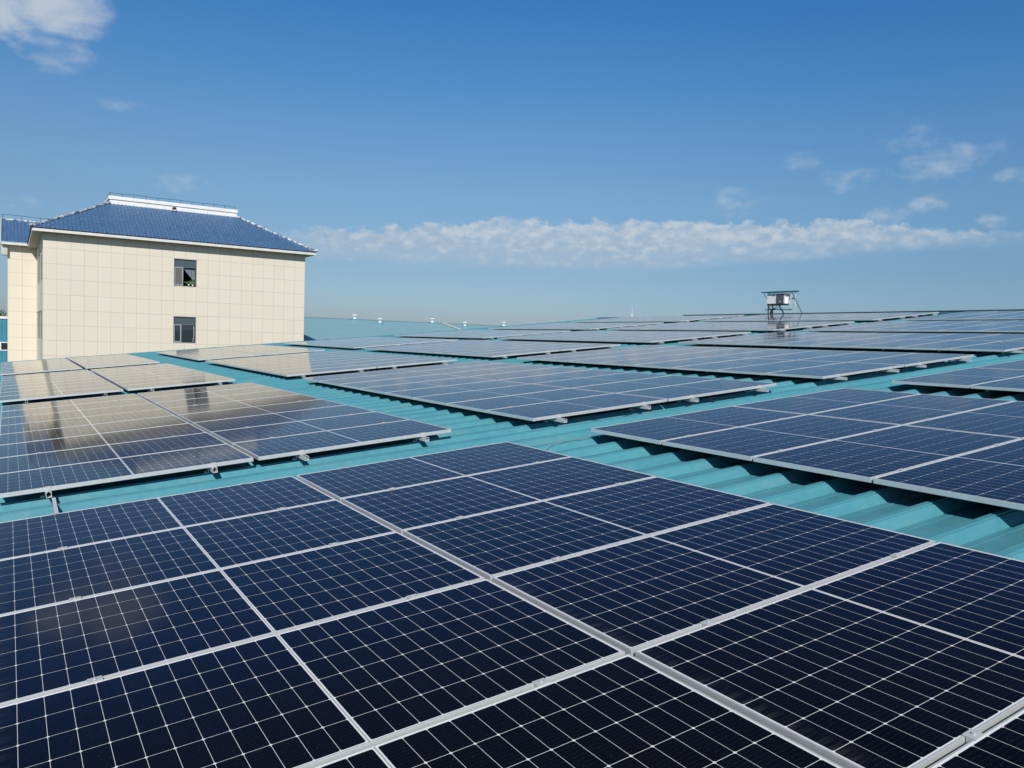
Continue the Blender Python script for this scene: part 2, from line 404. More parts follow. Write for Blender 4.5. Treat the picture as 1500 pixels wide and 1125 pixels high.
jb = MB(); jb.box(-.05, .05, y-.16, y-.08, -.024, -.0077); me_jb = jb.mesh('junction_box', M['black'])

ORD = ['', 'first', 'second', 'third', 'fourth', 'fifth', 'sixth', 'seventh', 'eighth']
BAND = ['front block', 'second block back', 'third block back', 'fourth block back']
UC = [-2.02, 2.97, 7.97, 13.05, 18.10, 23.15]
def vtop(ci, bi):
    return [(0., 9.24, 18.55, 27.9), (-.02, 9.17, 18.39, 27.62), (-.05, 9.16, 18.40, 27.55), (0, 9.18, 18.40, 27.55), (0, 9.18, 18.40, 27.6), (0, 9.18, 18.40, 27.6)][ci][bi]
# how the camera frame sees a point (only to leave out panels the photo shows nothing of)
BMi = Matrix(BM).transposed()
def in_view(p, mg=12):
    c = BMi @ (p - CAM)
    if c.z > -.2: return False
    X = 750 + 1165.98*c.x/-c.z; Y = 562.5 - 1165.98*c.y/-c.z
    return -mg < X < 1500+mg and -mg < Y < 1125+mg
def basis(u0, u1):
    sl = TH + math.atan((lift(u1) - lift(u0)) / (u1 - u0))
    return Matrix(((math.cos(sl), 0, -math.sin(sl)), (0, 1, 0), (math.sin(sl), 0, math.cos(sl))))
npan = 0
shown_blocks = set()
for ci, u0 in enumerate(UC):
    B3 = basis(u0, u0 + 4.03)
    for bi in range(4):
        vt = vtop(ci, bi)
        for i in (0, 1):
            for j in range(8):
                ua, va = u0 + 2.024*i, vt - 1.022*j; sh = ((-.028, -.012), (-.078, -.035), (-.125, -.065))[bi-1][i] if (ci == 0 and bi >= 1) else 0.
                if not (ci == 0 and bi == 0 and j <= 5) and not any(in_view(P(ua + a*.502, va - b*.25, lift(ua))) for a in range(5) for b in range(5)): continue
                npan += 1; shown_blocks.add((ci, bi))
                org = P(u0, 0, lift(u0)); loc = org + B3 @ Vector((2.024*i + 1.004 + sh + random.uniform(-.001, .001), 0, random.uniform(-.0007, .0007)))
                loc.y = va - .501 + random.uniform(-.0015, .0015)
                lab = 'solar panel %s from far edge in %s column, %s, %s line from left' % (ORD[j+1], 'left' if i == 0 else 'right', BAND[bi], ORD[ci+1])
                t = thing('solar_panel', lab, 'solar panel', loc, 'solar panels on the turquoise roof')
                jit = Matrix.Rotation(random.gauss(0, R(.02)), 3, 'X') @ Matrix.Rotation(random.gauss(0, R(.02)), 3, 'Y') @ Matrix.Rotation(random.gauss(0, R(.03)), 3, 'Z')
                t.rotation_euler = (B3 @ jit).to_euler()
                link('glass', me_glass, t); link('frame', me_frame, t)
                if bi <= 1 and ci <= 1: link('junction_box', me_jb, t)

# ------------------------------------------------------------------ rails, feet and clamps
RS = .040
def ring(mb, x0, x1, z0, z1, y0, y1, w=.003):
    mb.box(x0, x0+w, y0, y1, z0, z1); mb.box(x1-w, x1, y0, y1, z0, z1); mb.box(x0+w, x1-w, y0, y1, z0, z0+w)
    mb.box(x0+w, x0+w+.008, y0, y1, z1-w, z1); mb.box(x1-w-.008, x1-w, y0, y1, z1-w, z1)
def rail_mesh(L):
    b = MB(); ring(b, -RS/2, RS/2, -PD-RS-.001, -PD-.001, -L, .06); return b.mesh('mounting_rail', M['rail'])
rails = {k: rail_mesh(8.17 + k) for k in (.05, .09, .13)}
f = MB(); f.box(-.060, -.024, -.022, .022, H_CREST+.003, H_CREST+.008); f.box(-.026, -.0205, -.022, .022, H_CREST+.008, -PD-.006)
f.box(-.0203, -.0185, -.005, .005, -PD-.03, -PD-.018); f.tube([(-.045,0,H_CREST+.008),(-.045,0,H_CREST+.02)], .006, 6)
me_foot = f.mesh('foot', M['rail'])
mcb = MB(); mcb.box(-.025, .025, -.0195, .0195, .0012, .0045); mcb.box(-.025, .025, -.008, .008, -PD, .0012); mcb.tube([(0,0,.0045),(0,0,.0095)], .006, 6)
me_mid = mcb.mesh('mid_clamp', M['clamp'])
ecb = MB(); ecb.box(-.023, .023, -.001, .012, .0012, .0045); ecb.box(-.023, .023, -.006, -.0012, -PD, .0045); ecb.box(-.023, .023, -.030, -.006, -PD, -PD+.004)
ecb.tube([(0,-.018,-PD+.004),(0,-.018,-PD+.014)], .006, 6)
me_end = ecb.mesh('end_clamp', M['clamp'])
SIDES = [(.345, 'left side of left column'), (1.62, 'right side of left column'), (2.42, 'left side of right column'), (3.68, 'right side of right column')]
rr = random.Random(3)
for (ci, bi) in sorted(shown_blocks):
    u0 = UC[ci]; B3 = basis(u0, u0+4.03); vt = vtop(ci, bi); rot = B3.to_euler()
    near = ci <= 2 and bi <= 1
    for q, (du, nm) in enumerate(SIDES):
        ext = rr.choice((.05, .05, .09, .13)) if ci == 0 else rr.choice((.09, .13, .13))
        loc = P(u0, 0, lift(u0)) + B3 @ Vector((du, 0, 0)); loc.y = vt
        if not any(in_view(P(u0+du, vt-s, lift(u0))) for s in (0, 2, 4, 6, 8.2)): continue
        t = thing('mounting_rail', 'aluminium rail under %s, %s, %s line from left' % (nm, BAND[bi], ORD[ci+1]), 'rail', loc, 'rails under the solar panels')
        t.rotation_euler = rot
        link('rail_channel', rails[ext], t)
        # feet sit on the rib crests
        kk = math.ceil((vt - 8.10 - V0) / PITCH); first = True
        while V0 + kk*PITCH < vt - .05:
            if near or first or bi == 1:
                o = link('foot', me_foot, t); o.location = (0, V0 + kk*PITCH - vt, 0)
            kk += 3; first = False
        for j in range(1, 8):
            if near or (bi <= 1 and ci < 4):
                o = link('clamp', me_mid, t); o.location = (0, -1.022*j + .010, 0)
        o = link('clamp', me_end, t); o.location = (0, -8.156, 0)
        if near: o = link('clamp', me_end, t); o.location = (0, 0, 0); o.scale = (1, -1, 1)

# ------------------------------------------------------------------ cables and wires on the roof
def curve_tube(name, pts, r, m, label, cat, group=None):
    t = []
    pts = [Vector(p) for p in pts]
    for i in range(len(pts)-1):
        p0 = pts[max(i-1, 0)]; p1 = pts[i]; p2 = pts[i+1]; p3 = pts[min(i+2, len(pts)-1)]
        for s in range(6):
            a = s/6.; t.append(.5*((2*p1)+(p2-p0)*a+(2*p0-5*p1+4*p2-p3)*a*a+(3*p1-p0-3*p2+p3)*a**3))
    t.append(pts[-1])
    b = MB(); b.tube(t, r, 6); o = link(name, b.mesh(name, m, True)); o['label'] = label; o['category'] = cat
    if group: o['group'] = group
    return o
fe = 9.17 - 8.176
curve_tube('cable', [P(4.35, fe+.1, -.06), P(4.42, fe-.02, -.10), P(4.1, fe-.06, -.125), P(3.9, fe-.02, -.13), P(3.6, fe+.06, -.10)], .004, M['black'], 'thin black cable sagging below the front edge, left of the middle rail', 'cable', 'loose cables')
curve_tube('cable', [P(5.42, fe+.1, -.05), P(5.30, fe-.03, -.07), P(5.15, fe-.08, -.125), P(4.95, fe-.10, -.145), P(4.72, fe-.08, -.14), P(4.55, fe-.05, -.12)], .004, M['black'], 'pair of thin black cables looping down to the turquoise roof', 'cable', 'loose cables')
curve_tube('cable', [P(5.47, fe+.1, -.05), P(5.36, fe-.02, -.085), P(5.18, fe-.11, -.14), P(4.95, fe-.14, -.15), P(4.70, fe-.11, -.14), P(4.60, fe, -.09)], .004, M['black'], 'lower of two thin black cables looping onto the turquoise roof', 'cable', 'loose cables')
lp = [P(5.62 + .035*math.cos(a) + .012*a/3, fe - .10 + .02*math.sin(a*.7), -.075 + .030*math.sin(a)) for a in [i*.6 for i in range(26)]]
lp += [P(5.85, fe-.06, -.10), P(6.0, fe-.03, -.09), P(6.25, fe+.06, -.07)]
curve_tube('cable', lp, .0032, M['black'], 'coiled black cable end hanging beside the third rail end', 'cable', 'loose cables')
pw = []
for (u, v, h) in [(2.99, -.02, -.05), (2.93, .0, -.095), (2.75, .02, -.094), (2.45, -.04, -.097), (2.25, -.20, -.155), (2.12, -.36, -.10), (2.04, -.45, -.12)]: pw.append(P(u, v, h))
curve_tube('wire', pw, .0022, M['wirepale'], 'thin pale pink wire lying across the roof ribs between two panel blocks', 'wire')
b = MB(); gs0 = P(-1.645, 1.02, -.083); gs1 = P(-1.655, -.10, -.090)
for k2 in range(1):
    d = gs1 - gs0; wv = Vector((.013*CT, 0, .013*ST)); tk = Vector((-ST, 0, CT))*.003
    a, b2, c2, d2 = gs0-wv, gs0+wv, gs1+wv, gs1-wv
    b.v += [tuple(q) for q in (a, b2, c2, d2, a+tk, b2+tk, c2+tk, d2+tk)]
    b.f += [(3,2,1,0),(4,5,6,7),(0,1,5,4),(1,2,6,5),(2,3,7,6),(3,0,4,7)]
o = link('grounding_strip', b.mesh('grounding_strip', M['rail'])); o['label'] = 'flat galvanised strip bridging the gap between front and second blocks'; o['category'] = 'metal strip'

# ------------------------------------------------------------------ ridge: dark strip and inverter stand
tb = MB(); zt = rc.z - .045  # added dark strip, stands for panel edges and shade beyond the ridge
for (x0, x1, z0, z1) in ((rc.x-.11, rc.x+.11, zt, zt+.004), (rc.x-.114, rc.x-.11, zt, zt+.055), (rc.x+.11, rc.x+.114, zt, zt+.055)): tb.box(x0, x1, -8., V_B-7., z0, z1)
for i in range(18): tb.box(rc.x-.12, rc.x+.12, -7.5+i*1.75, -7.46+i*1.75, zt-.03, zt-.001)
o = link('ridge_strip', tb.mesh('ridge_strip', M['steel'])); o['label'] = 'long dark strip running along the ridge of the roof'; o['category'] = 'dark strip'

IX, IY = rc.x + .05, 18.05; IZ = rc.z - .03
inv = thing('inverter', 'white inverter with grey front cover on a steel stand at the ridge', 'inverter', (IX, IY, IZ))
b = MB(); b.box(-.17, .17, -.52, .52, .46, .93); link('casing', b.mesh('casing', M['invwhite'], bevel=.02), inv)
b = MB(); b.box(-.186, -.171, -.44, -.02, .47, .92); cv = link('cover', b.mesh('cover', M['grey'], bevel=.005), inv)
b = MB(); b.box(-.190, -.1865, -.30, -.20, .56, .585); link('badge', b.mesh('badge', M['invwhite']), cv)
b = MB(); b.box(-.18, .12, -.48, .48, .41, .459); link('connector_tray', b.mesh('connector_tray', M['black']), inv)
b = MB(); b.box(-.176, -.1705, .08, .18, .82, .87); link('latch', b.mesh('latch', M['grey']), inv)
st = thing('inverter_stand', 'dark steel stand with flat canopy holding the inverter above the ridge', 'stand', (IX, IY, IZ))
for (sx, sy) in ((.0, .545), (.0, -.68), (.30, .545), (.30, -.68)):
    b = MB(); b.box(sx-.018, sx+.018, sy-.018, sy+.018, -.12, .985); link('leg', b.mesh('leg', M['steel'] if sy > 0 else M['rail']), st)
b = MB(); b.box(-.035, -.019, -.80, .70, .20, .235); link('cross_bar', b.mesh('cross_bar', M['steel']), st)
b = MB(); b.box(.171, .281, -.66, .52, .70, .75); link('cross_bar', b.mesh('cross_bar', M['steel']), st)
b = MB()
b.v += [(-.26,-.76,.975),(.42,-.76,1.01),(.42,.78,1.01),(-.26,.78,.975),(-.26,-.76,1.02),(.42,-.76,1.09),(.42,.78,1.09),(-.26,.78,1.02)]
b.f += [(3,2,1,0),(4,5,6,7),(0,1,5,4),(1,2,6,5),(2,3,7,6),(3,0,4,7)]
link('canopy', b.mesh('canopy', M['canopy']), st)
b = MB(); b.tube([(-.10, .76, .95), (.0, .56, .62)], .012, 6); link('brace', b.mesh('brace', M['steel']), st)
b = MB(); b.tube([(.0, -.74, .96), (.0, -1.40, -.10)], .016, 6); link('brace', b.mesh('brace', M['steel']), st)
curve_tube('cable', [Vector((IX-.10, IY-.18, IZ+.42)), Vector((IX-.14, IY-.22, IZ+.30)), Vector((IX-.16, IY-.40, IZ+.12)), Vector((IX-.16, IY-.52, IZ-.10))], .032, M['black'], 'thick black cable curving down from under the white inverter', 'cable', 'inverter cables')
for i in range(7):
    y0 = IY + .42 - i*.075
    curve_tube('cable', [Vector((IX-.08, y0, IZ+.42)), Vector((IX-.14, y0-.02+.02*(3-i), IZ+.30)), Vector((IX-.16, IY+.20+.012*i, IZ+.16)), Vector((IX-.17, IY+.16+.02*i, IZ-.08))], .011, M['black'],
               'thin black cables bunched together below the white inverter', 'cable', 'bunched thin cables below the inverter')

# ------------------------------------------------------------------ beige office building with blue hipped roof
YB, X0, X1 = 54.7, -.028, 17.43
ZT, ROWZ, ROWH = 7.34, 6.336, 1.012
office = thing('office_building', 'beige stone-clad office block with blue tiled hipped roof and white ridge wall', 'building')
def wall_uv(name, quads, parent):
    b = MB(); uvs = []
    for (a, bb, c, d, ua) in quads: b.quad(a, bb, c, d); uvs += ua
    me = bpy.data.meshes.new(name); me.from_pydata(b.v, [], b.f); me.materials.append(M['tile_wall'])
    ul = me.uv_layers.new(name='UVMap')
    for i, w_ in enumerate(uvs): ul.data[i].uv = w_
    return link(name, me, parent)
def vz(z): return (z - ROWZ) / ROWH
WX = [(X0, 0.), (8.005, 10.), (9.51, 12.), (X1, 22.)]
zA0, zA1, zB0, zB1 = 4.36, 6.29, .32, 2.20
Q = []
def q_front(xa, ua, xb, ub, z0, z1, y=YB):
    Q.append(((xa,y,z0),(xb,y,z0),(xb,y,z1),(xa,y,z1),[(ua,vz(z0)),(ub,vz(z0)),(ub,vz(z1)),(ua,vz(z1))]))
q_front(X0, 0, WX[1][0], 10, GROUND_Z, ZT); q_front(WX[2][0], 12, X1, 22, GROUND_Z, ZT)
for z0, z1 in ((GROUND_Z, zB0), (zB1, zA0), (zA1, ZT)): q_front(WX[1][0], 10, WX[2][0], 12, z0, z1)
YD = 68.3
YW, XW = 67.45, -2.0
def q_side(x, ya, ua, yb, ub, z0, z1): Q.append(((x,ya,z0),(x,yb,z0),(x,yb,z1),(x,ya,z1),[(ua,vz(z0)),(ub,vz(z0)),(ub,vz(z1)),(ua,vz(z1))]))
# west side wall with two floors of three windows
sw = [(56.9, 58.3), (60.3, 61.7), (63.7, 65.1)]
ys = [YB] + [c for ab in sw for c in ab] + [YW]
for i in range(len(ys)-1):
    a, bq = ys[i], ys[i+1]; ua, ub = (a-YB)/.85, (bq-YB)/.85
    if i % 2 == 0: q_side(X0, a, ua, bq, ub, GROUND_Z, ZT)
    else:
        for z0, z1 in ((GROUND_Z, zB0), (zB1, zA0), (zA1, ZT)): q_side(X0, a, ua, bq, ub, z0, z1)
q_side(X1, YB, 0, YD, 16, GROUND_Z, ZT)
Q.append(((X0,YD+7,GROUND_Z),(X1,YD,GROUND_Z),(X1,YD,ZT),(X0,YD+7,ZT),[(0,0),(20,0),(20,8),(0,8)]))
wall_uv('wall', Q, office)
# windows
def window(xa, z0, z1, kind, parent):
    xb = xa + 1.505; y = YB
    rv = MB(); d = .22
    rv.quad((xa,y,z0),(xa,y+d,z0),(xa,y+d,z1),(xa,y,z1)); rv.quad((xb,y,z0),(xb,y,z1),(xb,y+d,z1),(xb,y+d,z0))
    rv.quad((xa,y,z1),(xa,y+d,z1),(xb,y+d,z1),(xb,y,z1)); rv.quad((xa,y,z0),(xb,y,z0),(xb,y+d,z0),(xa,y+d,z0))
    w = link('window', rv.mesh('window', M['winframe']), parent)
    yf = y + .10; t_ = .045
    fr = MB(); zt_ = z1 - .56
    for q in ((xa,xa+t_,z0,z1),(xb-t_,xb,z0,z1),(xa+t_,xb-t_,z0,z0+t_),(xa+t_,xb-t_,z1-t_,z1),(xa+t_,xb-t_,zt_-.02,zt_+.03)): fr.box(q[0],q[1],yf,yf+.05,q[2],q[3])
    link('frame', fr.mesh('frame', M['winframe']), w)
    p_ = MB(); p_.box(xa+t_, xb-t_, yf+.022, yf+.028, zt_+.03, z1-t_); link('pane', p_.mesh('pane', M['glass_t']), w)
    xm = xa + (.60 if kind == 'A' else .52)
    s_ = MB()
    for q in ((xa+t_,xa+.09,z0+t_,zt_-.02),(xm-.06,xm+.02,z0+t_,zt_-.02)): s_.box(q[0],q[1],yf-.018,yf-.001,q[2],q[3])
    s_.box(xa+.09, xm-.06, yf-.018, yf-.001, z0+t_, z0+.12); s_.box(xa+.09, xm-.06, yf-.018, yf-.001, zt_-.07, zt_-.02)
    sash = link('sash', s_.mesh('sash', M['sash']), w)
    p_ = MB(); p_.box(xa+.09, xm-.06, yf-.012, yf-.006, z0+.12, zt_-.07); link('pane', p_.mesh('pane', M['glass_b' if kind == 'A' else 'glass']), w)
    if kind != 'A':
        p_ = MB(); p_.box(xm+.02, xb-t_, yf+.022, yf+.028, z0+t_, zt_-.02); link('pane', p_.mesh('pane', M['glass']), w)
        c = MB(); c.tube([(xb-.13,yf+.012,zt_-.1),(xb-.11,yf+.012,z0+.6),(xb-.16,yf+.012,z0+.1)], .012, 6); link('curtain_edge', c.mesh('curtain_edge', M['invwhite']), w)
    rb_ = MB(); rb_.box(xa-.02, xb+.02, y+.24, y+3., z0-.3, z1+.2)
    rb_.f = [f_ for i_, f_ in enumerate(rb_.f) if i_ != 2]
    link('room', rb_.mesh('room', M['dark']), w)
    if kind == 'A':
        # gathered curtain: upper right part, lower edge curving from the top of the sash to the right jamb
        c = MB(); N = 14
        xs = [xm+.02 + (xb-t_-xm-.02)*i/N for i in range(N+1)]
        for i, xx in enumerate(xs):
            s = i/N; zl = zt_-.05 - (z1-z0)*.52*(s**1.15) * (1.25-.25*s)
            for kz in range(5):
                z = zt_ - (zt_-max(zl, z0+.5))*kz/4; c.v.append((xx, yf+.16+.02*math.sin(i*1.9), z))
        for i in range(N):
            for kz in range(4): c.f.append((i*5+kz, (i+1)*5+kz, (i+1)*5+kz+1, i*5+kz+1))
        link('curtain', c.mesh('curtain', M['curtain']), w)
    return w
window(8.005, zA0, zA1, 'A', office); window(8.005, zB0, zB1, 'B', office)
for (ya, yb) in sw:
    for z0, z1 in ((zB0, zB1), (zA0, zA1)):
        b = MB(); d = .2
        b.box(X0+.08, X0+.14, ya, yb, z0, z1)
        w = link('window', b.mesh('window', M['soffit']), office)
        for k3 in (0, 1):
            p_ = MB(); mid = (ya+yb)/2; a_ = (ya+.06, mid-.03)[k3 == 1] if k3 == 0 else mid+.03; e_ = mid-.03 if k3 == 0 else yb-.06
            p_.box(X0+.074, X0+.079, a_, e_, z0+.06, z1-.06); link('pane', p_.mesh('pane', M['net']), w)
        s_ = MB(); s_.box(X0-.10, X0+.079, ya-.05, yb+.05, z1+.002, z1+.05); link('drip_sill', s_.mesh('drip_sill', M['winframe']), w)

# the eave all round the main block
OV = .63; EX0, EX1, EY0 = X0-OV, X1+OV, YB-OV
EY1 = 68.9
ZF0, ZF1 = 7.33, 7.50
b = MB()
b.box(EX0, EX1, EY0, EY0+.08, ZF0, ZF1); b.box(EX0, EX0+.08, EY0+.08, EY1, ZF0, ZF1); b.box(EX1-.08, EX1, EY0+.08, EY1, ZF0, ZF1)
link('fascia', b.mesh('fascia', M['fascia']), office)
b = MB(); b.box(EX0+.08, EX1-.08, EY0+.08, EY1, ZF0+.012, ZF0+.06); link('soffit', b.mesh('soffit', M['soffit']), office)

RD, RH = 5.0, 10.28                                   # ridge wall front foot: inset and height
RY0, RY1 = EY0+RD, EY0+RD+4.0
RX0, RX1 = EX0+4.95, EX1-4.8
ZE = ZF1 + .06
def tile_patch(eave_a, eave_b, top_a, top_b, ncol_w=.25, ncourse=21, amp=.022):
    """pantiled slope between an eave line a-b and a top line a-b"""
    b = MB(); ea, eb, ta, tb_ = map(Vector, (eave_a, eave_b, top_a, top_b))
    ax = (eb-ea).normalized(); L = (eb-ea).length
    s0, s1 = (ta-ea).dot(ax), (tb_-ea).dot(ax)
    up = (ta-ea) - ax*s0
    nrm = ax.cross(up).normalized()
    if nrm.z < 0: nrm = -nrm
    per = 4; nx = int(L/ncol_w)*per
    rows = []
    for c in range(ncourse):
        for e_ in (0, .97): rows.append(((c+e_)/ncourse, (.030 if e_ == 0 else 0.)))
    W_ = nx+1; keep = []
    for t_, off in rows:
        lo_, hi_ = s0*t_, L + (s1-L)*t_; line = []
        for i in range(W_):
            s = L*i/nx; sc_ = min(max(s, lo_), hi_); line.append(s != sc_)
            w = math.sin(2*math.pi*s/ncol_w); hgt = amp*(abs(w)**.7)*(1 if w > 0 else -.45)
            b.v.append(tuple(ea + ax*sc_ + up*t_ + nrm*(hgt*(0 if s != sc_ else 1) + off)))
        keep.append(line)
    for r in range(len(rows)-1):
        for i in range(W_-1):
            if keep[r][i] and keep[r][i+1] and keep[r+1][i] and keep[r+1][i+1]: continue
            b.f.append((r*W_+i, r*W_+i+1, (r+1)*W_+i+1, (r+1)*W_+i))
    return b
rf = link('roof', tile_patch((EX0-.05,EY0-.05,ZE-.03),(EX1+.05,EY0-.05,ZE-.03),(RX0,RY0,RH),(RX1,RY0,RH)).mesh('roof_slope', M['bluetile']), office)
for nm, args in (('side_slope', ((EX0-.05,EY0-.05,ZE-.03),(EX0-.05,EY1,ZE-.03),(RX0,RY0,RH),(RX0,RY1,RH))), ('side_slope', ((EX1+.05,EY0-.05,ZE-.03),(EX1+.05,EY1,ZE-.03),(RX1,RY0,RH),(RX1,RY1,RH))),
                 ('back_slope', ((EX0,EY1,ZE-.03),(EX1,EY1,ZE-.03),(RX0,RY1,RH),(RX1,RY1,RH)))):
    link(nm, tile_patch(*args).mesh(nm, M['bluetile']), rf)
b = MB(); b.box(EX0+.02, EX1-.02, EY0+.02, EY0+.10, ZF1+.001, ZE+.01); b.box(EX0+.02, EX0+.10, EY0+.10, EY1, ZF1+.001, ZE+.01)
link('eave_fill', b.mesh('eave_fill', M['steel']), rf)
def hipcap(a, bb, nm, parent, r=.085):
    m_ = MB(); a = Vector(a); bb = Vector(bb); L = (bb-a).length; n_ = int(L/.33)
    for i in range(n_):
        p0 = a + (bb-a)*(i/n_); p1 = a + (bb-a)*((i+1.08)/n_); m_.tube([p0, p1], [r*1.12, r*.86], 8)
    return link(nm, m_.mesh(nm, M['hip']), parent)
up_ = Vector((0, 0, .05))
for a, bb in (((EX0-.02,EY0-.02,ZE+.05),(RX0,RY0,RH+.05)), ((EX1+.02,EY0-.02,ZE+.05),(RX1,RY0,RH+.05)), ((EX0-.02,EY1,ZE+.05),(RX0,RY1,RH+.05)), ((EX1+.02,EY1,ZE+.05),(RX1,RY1,RH+.05))):
    hipcap(a, bb, 'hip_ridge', rf)
for x_, y_ in ((EX0-.05, EY0-.05), (EX1+.08, EY0-.05)):
    b = MB(); b.lathe([(0, 0), (.09, .0), (.13, .06), (.11, .14), (.05, .19), (0, .20)], 10, (x_, y_, ZE+.03)); link('corner_finial', b.mesh('corner_finial', M['hip'], True), rf)
# white ridge wall (open box) with projecting coping
b = MB(); zt0, zt1, zt2 = RH-.05, RH+.32, RH+.56
for q in ((RX0, RX1, RY0, RY0+.2), (RX0, RX1, RY1-.2, RY1), (RX0, RX0+.2, RY0+.2, RY1-.2), (RX1-.2, RX1, RY0+.2, RY1-.2)): b.box(*q, zt0, zt1)
rw = link('ridge_wall', b.mesh('ridge_wall', M['white']), rf)
b = MB()
for q in ((RX0-.07, RX1+.07, RY0-.07, RY0+.24), (RX0-.07, RX1+.07, RY1-.24, RY1+.07), (RX0-.07, RX0+.24, RY0+.24, RY1-.24), (RX1-.24, RX1+.07, RY0+.24, RY1-.24)): b.box(*q, zt1+.001, zt2)
link('coping', b.mesh('coping', M['white']), rw)
b = MB(); b.box(RX0, RX1, RY0+.2, RY1-.2, RH, RH+.05); link('flat_roof', b.mesh('flat_roof', M['soffit']), rw)
# lightning band on posts
lb = MB(); zz = zt2 + .24; yy = RY0+.08
def sag(x): return zz + .02*math.sin(x*2.3)
xs = [RX0 + .02 + i*(RX1-RX0-.1)/40 for i in range(41)]
lb.tube([(x_, yy, sag(x_)) for x_ in xs], .016, 5)
lb.tube([(RX0+.05, yy+i*(RY1-RY0-.2)/10, zz) for i in range(11)], .016, 5)
for i in range(12):
    x_ = RX0 + .02 + i*(RX1-RX0-.1)/11; lb.tube([(x_, yy, zt2-.02), (x_, yy, zz+(.05 if i % 3 == 0 else 0))], .018, 5)
link('lightning_band', lb.mesh('lightning_band', M['steel']), rw)
for xr in (RX0+(RX1-RX0)*.27, RX0+(RX1-RX0)*.55, RX0+(RX1-RX0)*.755):
    b = MB(); b.box(xr-.018, xr+.018, RY0-.022, RY0-.002, zt0+.1, zt1); link('downlead', b.mesh('downlead', M['fascia']), rw)
fl = thing('lump', 'small black floodlight on blue tiles below the middle of the white ridge wall', 'lump', (RX0+(RX1-RX0)*.483, RY0-.40, RH-.10))  # unidentified bird-like dark spot, given an invented lamp shape
b = MB(); b.box(-.13, .13, -.06, .06, .10, .28); link('lump_body', b.mesh('lump_body', M['black'], bevel=.02), fl)
b = MB(); b.box(-.15, -.13, -.03, .03, -.12, .20); b.box(.13, .15, -.03, .03, -.12, .20); b.box(-.20, .20, -.05, .05, -.16, -.115); link('bracket', b.mesh('bracket', M['black']), fl)

# potted plants on the upper window sill
def potplant(x_, sc_, lab, seed):
    rp = random.Random(seed); t = thing('potted_plant', lab, 'plant', (x_, YB+.19, zA0+.047), 'plants on the upper window sill')
    b = MB(); b.lathe([(0, 0), (.05*sc_, 0), (.075*sc_, .12), (.065*sc_, .12), (0, .11)], 12); link('pot', b.mesh('pot', M['terracotta'], True), t)
    b = MB()
    for i in range(int(46*sc_)):
        a = rp.uniform(0, 6.28); L = rp.uniform(.18, .42)*sc_; dr = Vector((math.cos(a)*.8, math.sin(a)*.22, rp.uniform(.35, 1.1))).normalized()
        s0 = Vector((rp.uniform(-.02, .02), 0, .11)); m1 = s0 + dr*L*.6; e1 = s0 + dr*L + Vector((math.cos(a)*.1, 0, -.06)); w = dr.cross(Vector((0, 1, 0))).normalized()*.016
        k_ = len(b.v); b.v += [tuple(s0), tuple(m1-w), tuple(e1), tuple(m1+w)]; b.f.append((k_, k_+1, k_+2, k_+3))
    link('leaves', b.mesh('leaves', M['houseplant']), t)
potplant(9.30, 1.15, 'leafy green plant in a white pot at the right end of the upper window sill', 1)
potplant(9.02, .85, 'smaller green plant in a pot near the middle of the upper window sill', 2)

# rear wing, set back at the left
wing = thing('office_wing', 'set-back wing of the beige office with its own blue gabled roof', 'building')
Q = []
Q.append(((XW,YW,GROUND_Z),(X0-.003,YW,GROUND_Z),(X0-.003,YW,ZT+.08),(XW,YW,ZT+.08),[(-.02,vz(GROUND_Z)),(2,vz(GROUND_Z)),(2,vz(ZT+.08)),(-.02,vz(ZT+.08))]))
Q.append(((XW,YW,GROUND_Z),(XW,YW+9.6,GROUND_Z),(XW,YW+9.6,ZT+.08),(XW,YW,ZT+.08),[(0,vz(GROUND_Z)),(11,vz(GROUND_Z)),(11,vz(ZT)),(0,vz(ZT))]))
k_ = (XW, YW+4.8, ZT+2.6)
Q.append(((XW,YW,ZT+.08),(XW,YW+9.6,ZT+.08),k_,(XW,YW+4.79,ZT+2.59),[(0,1),(11,1),(5,3),(5,3)]))
wall_uv('wall', Q, wing)
wy0 = YW-.62
b = MB(); b.box(XW-.42, EX0-.002, wy0, wy0+.08, 7.40, 7.57); link('fascia', b.mesh('fascia', M['fascia']), wing)
b = MB(); b.box(XW-.42, EX0-.003, wy0+.08, YW+.2, 7.41, 7.45); link('soffit', b.mesh('soffit', M['soffit']), wing)
b = MB(); b.box(XW-.40, XW-.003, wy0+.30, YW+.4, 6.62, 7.409); link('eave_return', b.mesh('eave_return', M['soffit']), wing)
wr = link('roof', tile_patch((XW-.42,wy0-.05,7.60),(3.4,wy0-.05,7.60),(XW-.42,YW+4.8,9.86),(3.4,YW+4.8,9.86), ncourse=20).mesh('wing_roof', M['bluetile']), wing)
b = MB()
for (dy, z_) in ((0, 0),):
    a0, a1 = Vector((XW-.46, wy0-.06, 7.50)), Vector((XW-.46, YW+4.8, 9.80)); b_w = Vector((.10, 0, 0)); b_h = Vector((0, 0, .20))
    b.v += [tuple(q) for q in (a0, a0+b_w*0+Vector((.04,0,0)), a1+Vector((.04,0,0)), a1, a0+b_h, a0+b_h+Vector((.04,0,0)), a1+b_h+Vector((.04,0,0)), a1+b_h)]
    b.f += [(3,2,1,0),(4,5,6,7),(0,1,5,4),(1,2,6,5),(2,3,7,6),(3,0,4,7)]
link('verge_board', b.mesh('verge_board', M['white']), wing)
hipcap((XW-.42, YW+4.8, 9.90), (3.4, YW+4.8, 9.90), 'ridge_tiles', wr, .09)
lb = MB(); lb.tube([(XW-.4+i*.6, YW+4.8, 10.28+.02*math.sin(i)) for i in range(10)], .016, 5)
for i in range(5): lb.tube([(XW-.35+i*1.35, YW+4.8, 9.9), (XW-.35+i*1.35, YW+4.8, 10.3)], .016, 5)
link('lightning_band', lb.mesh('lightning_band', M['steel']), wr)

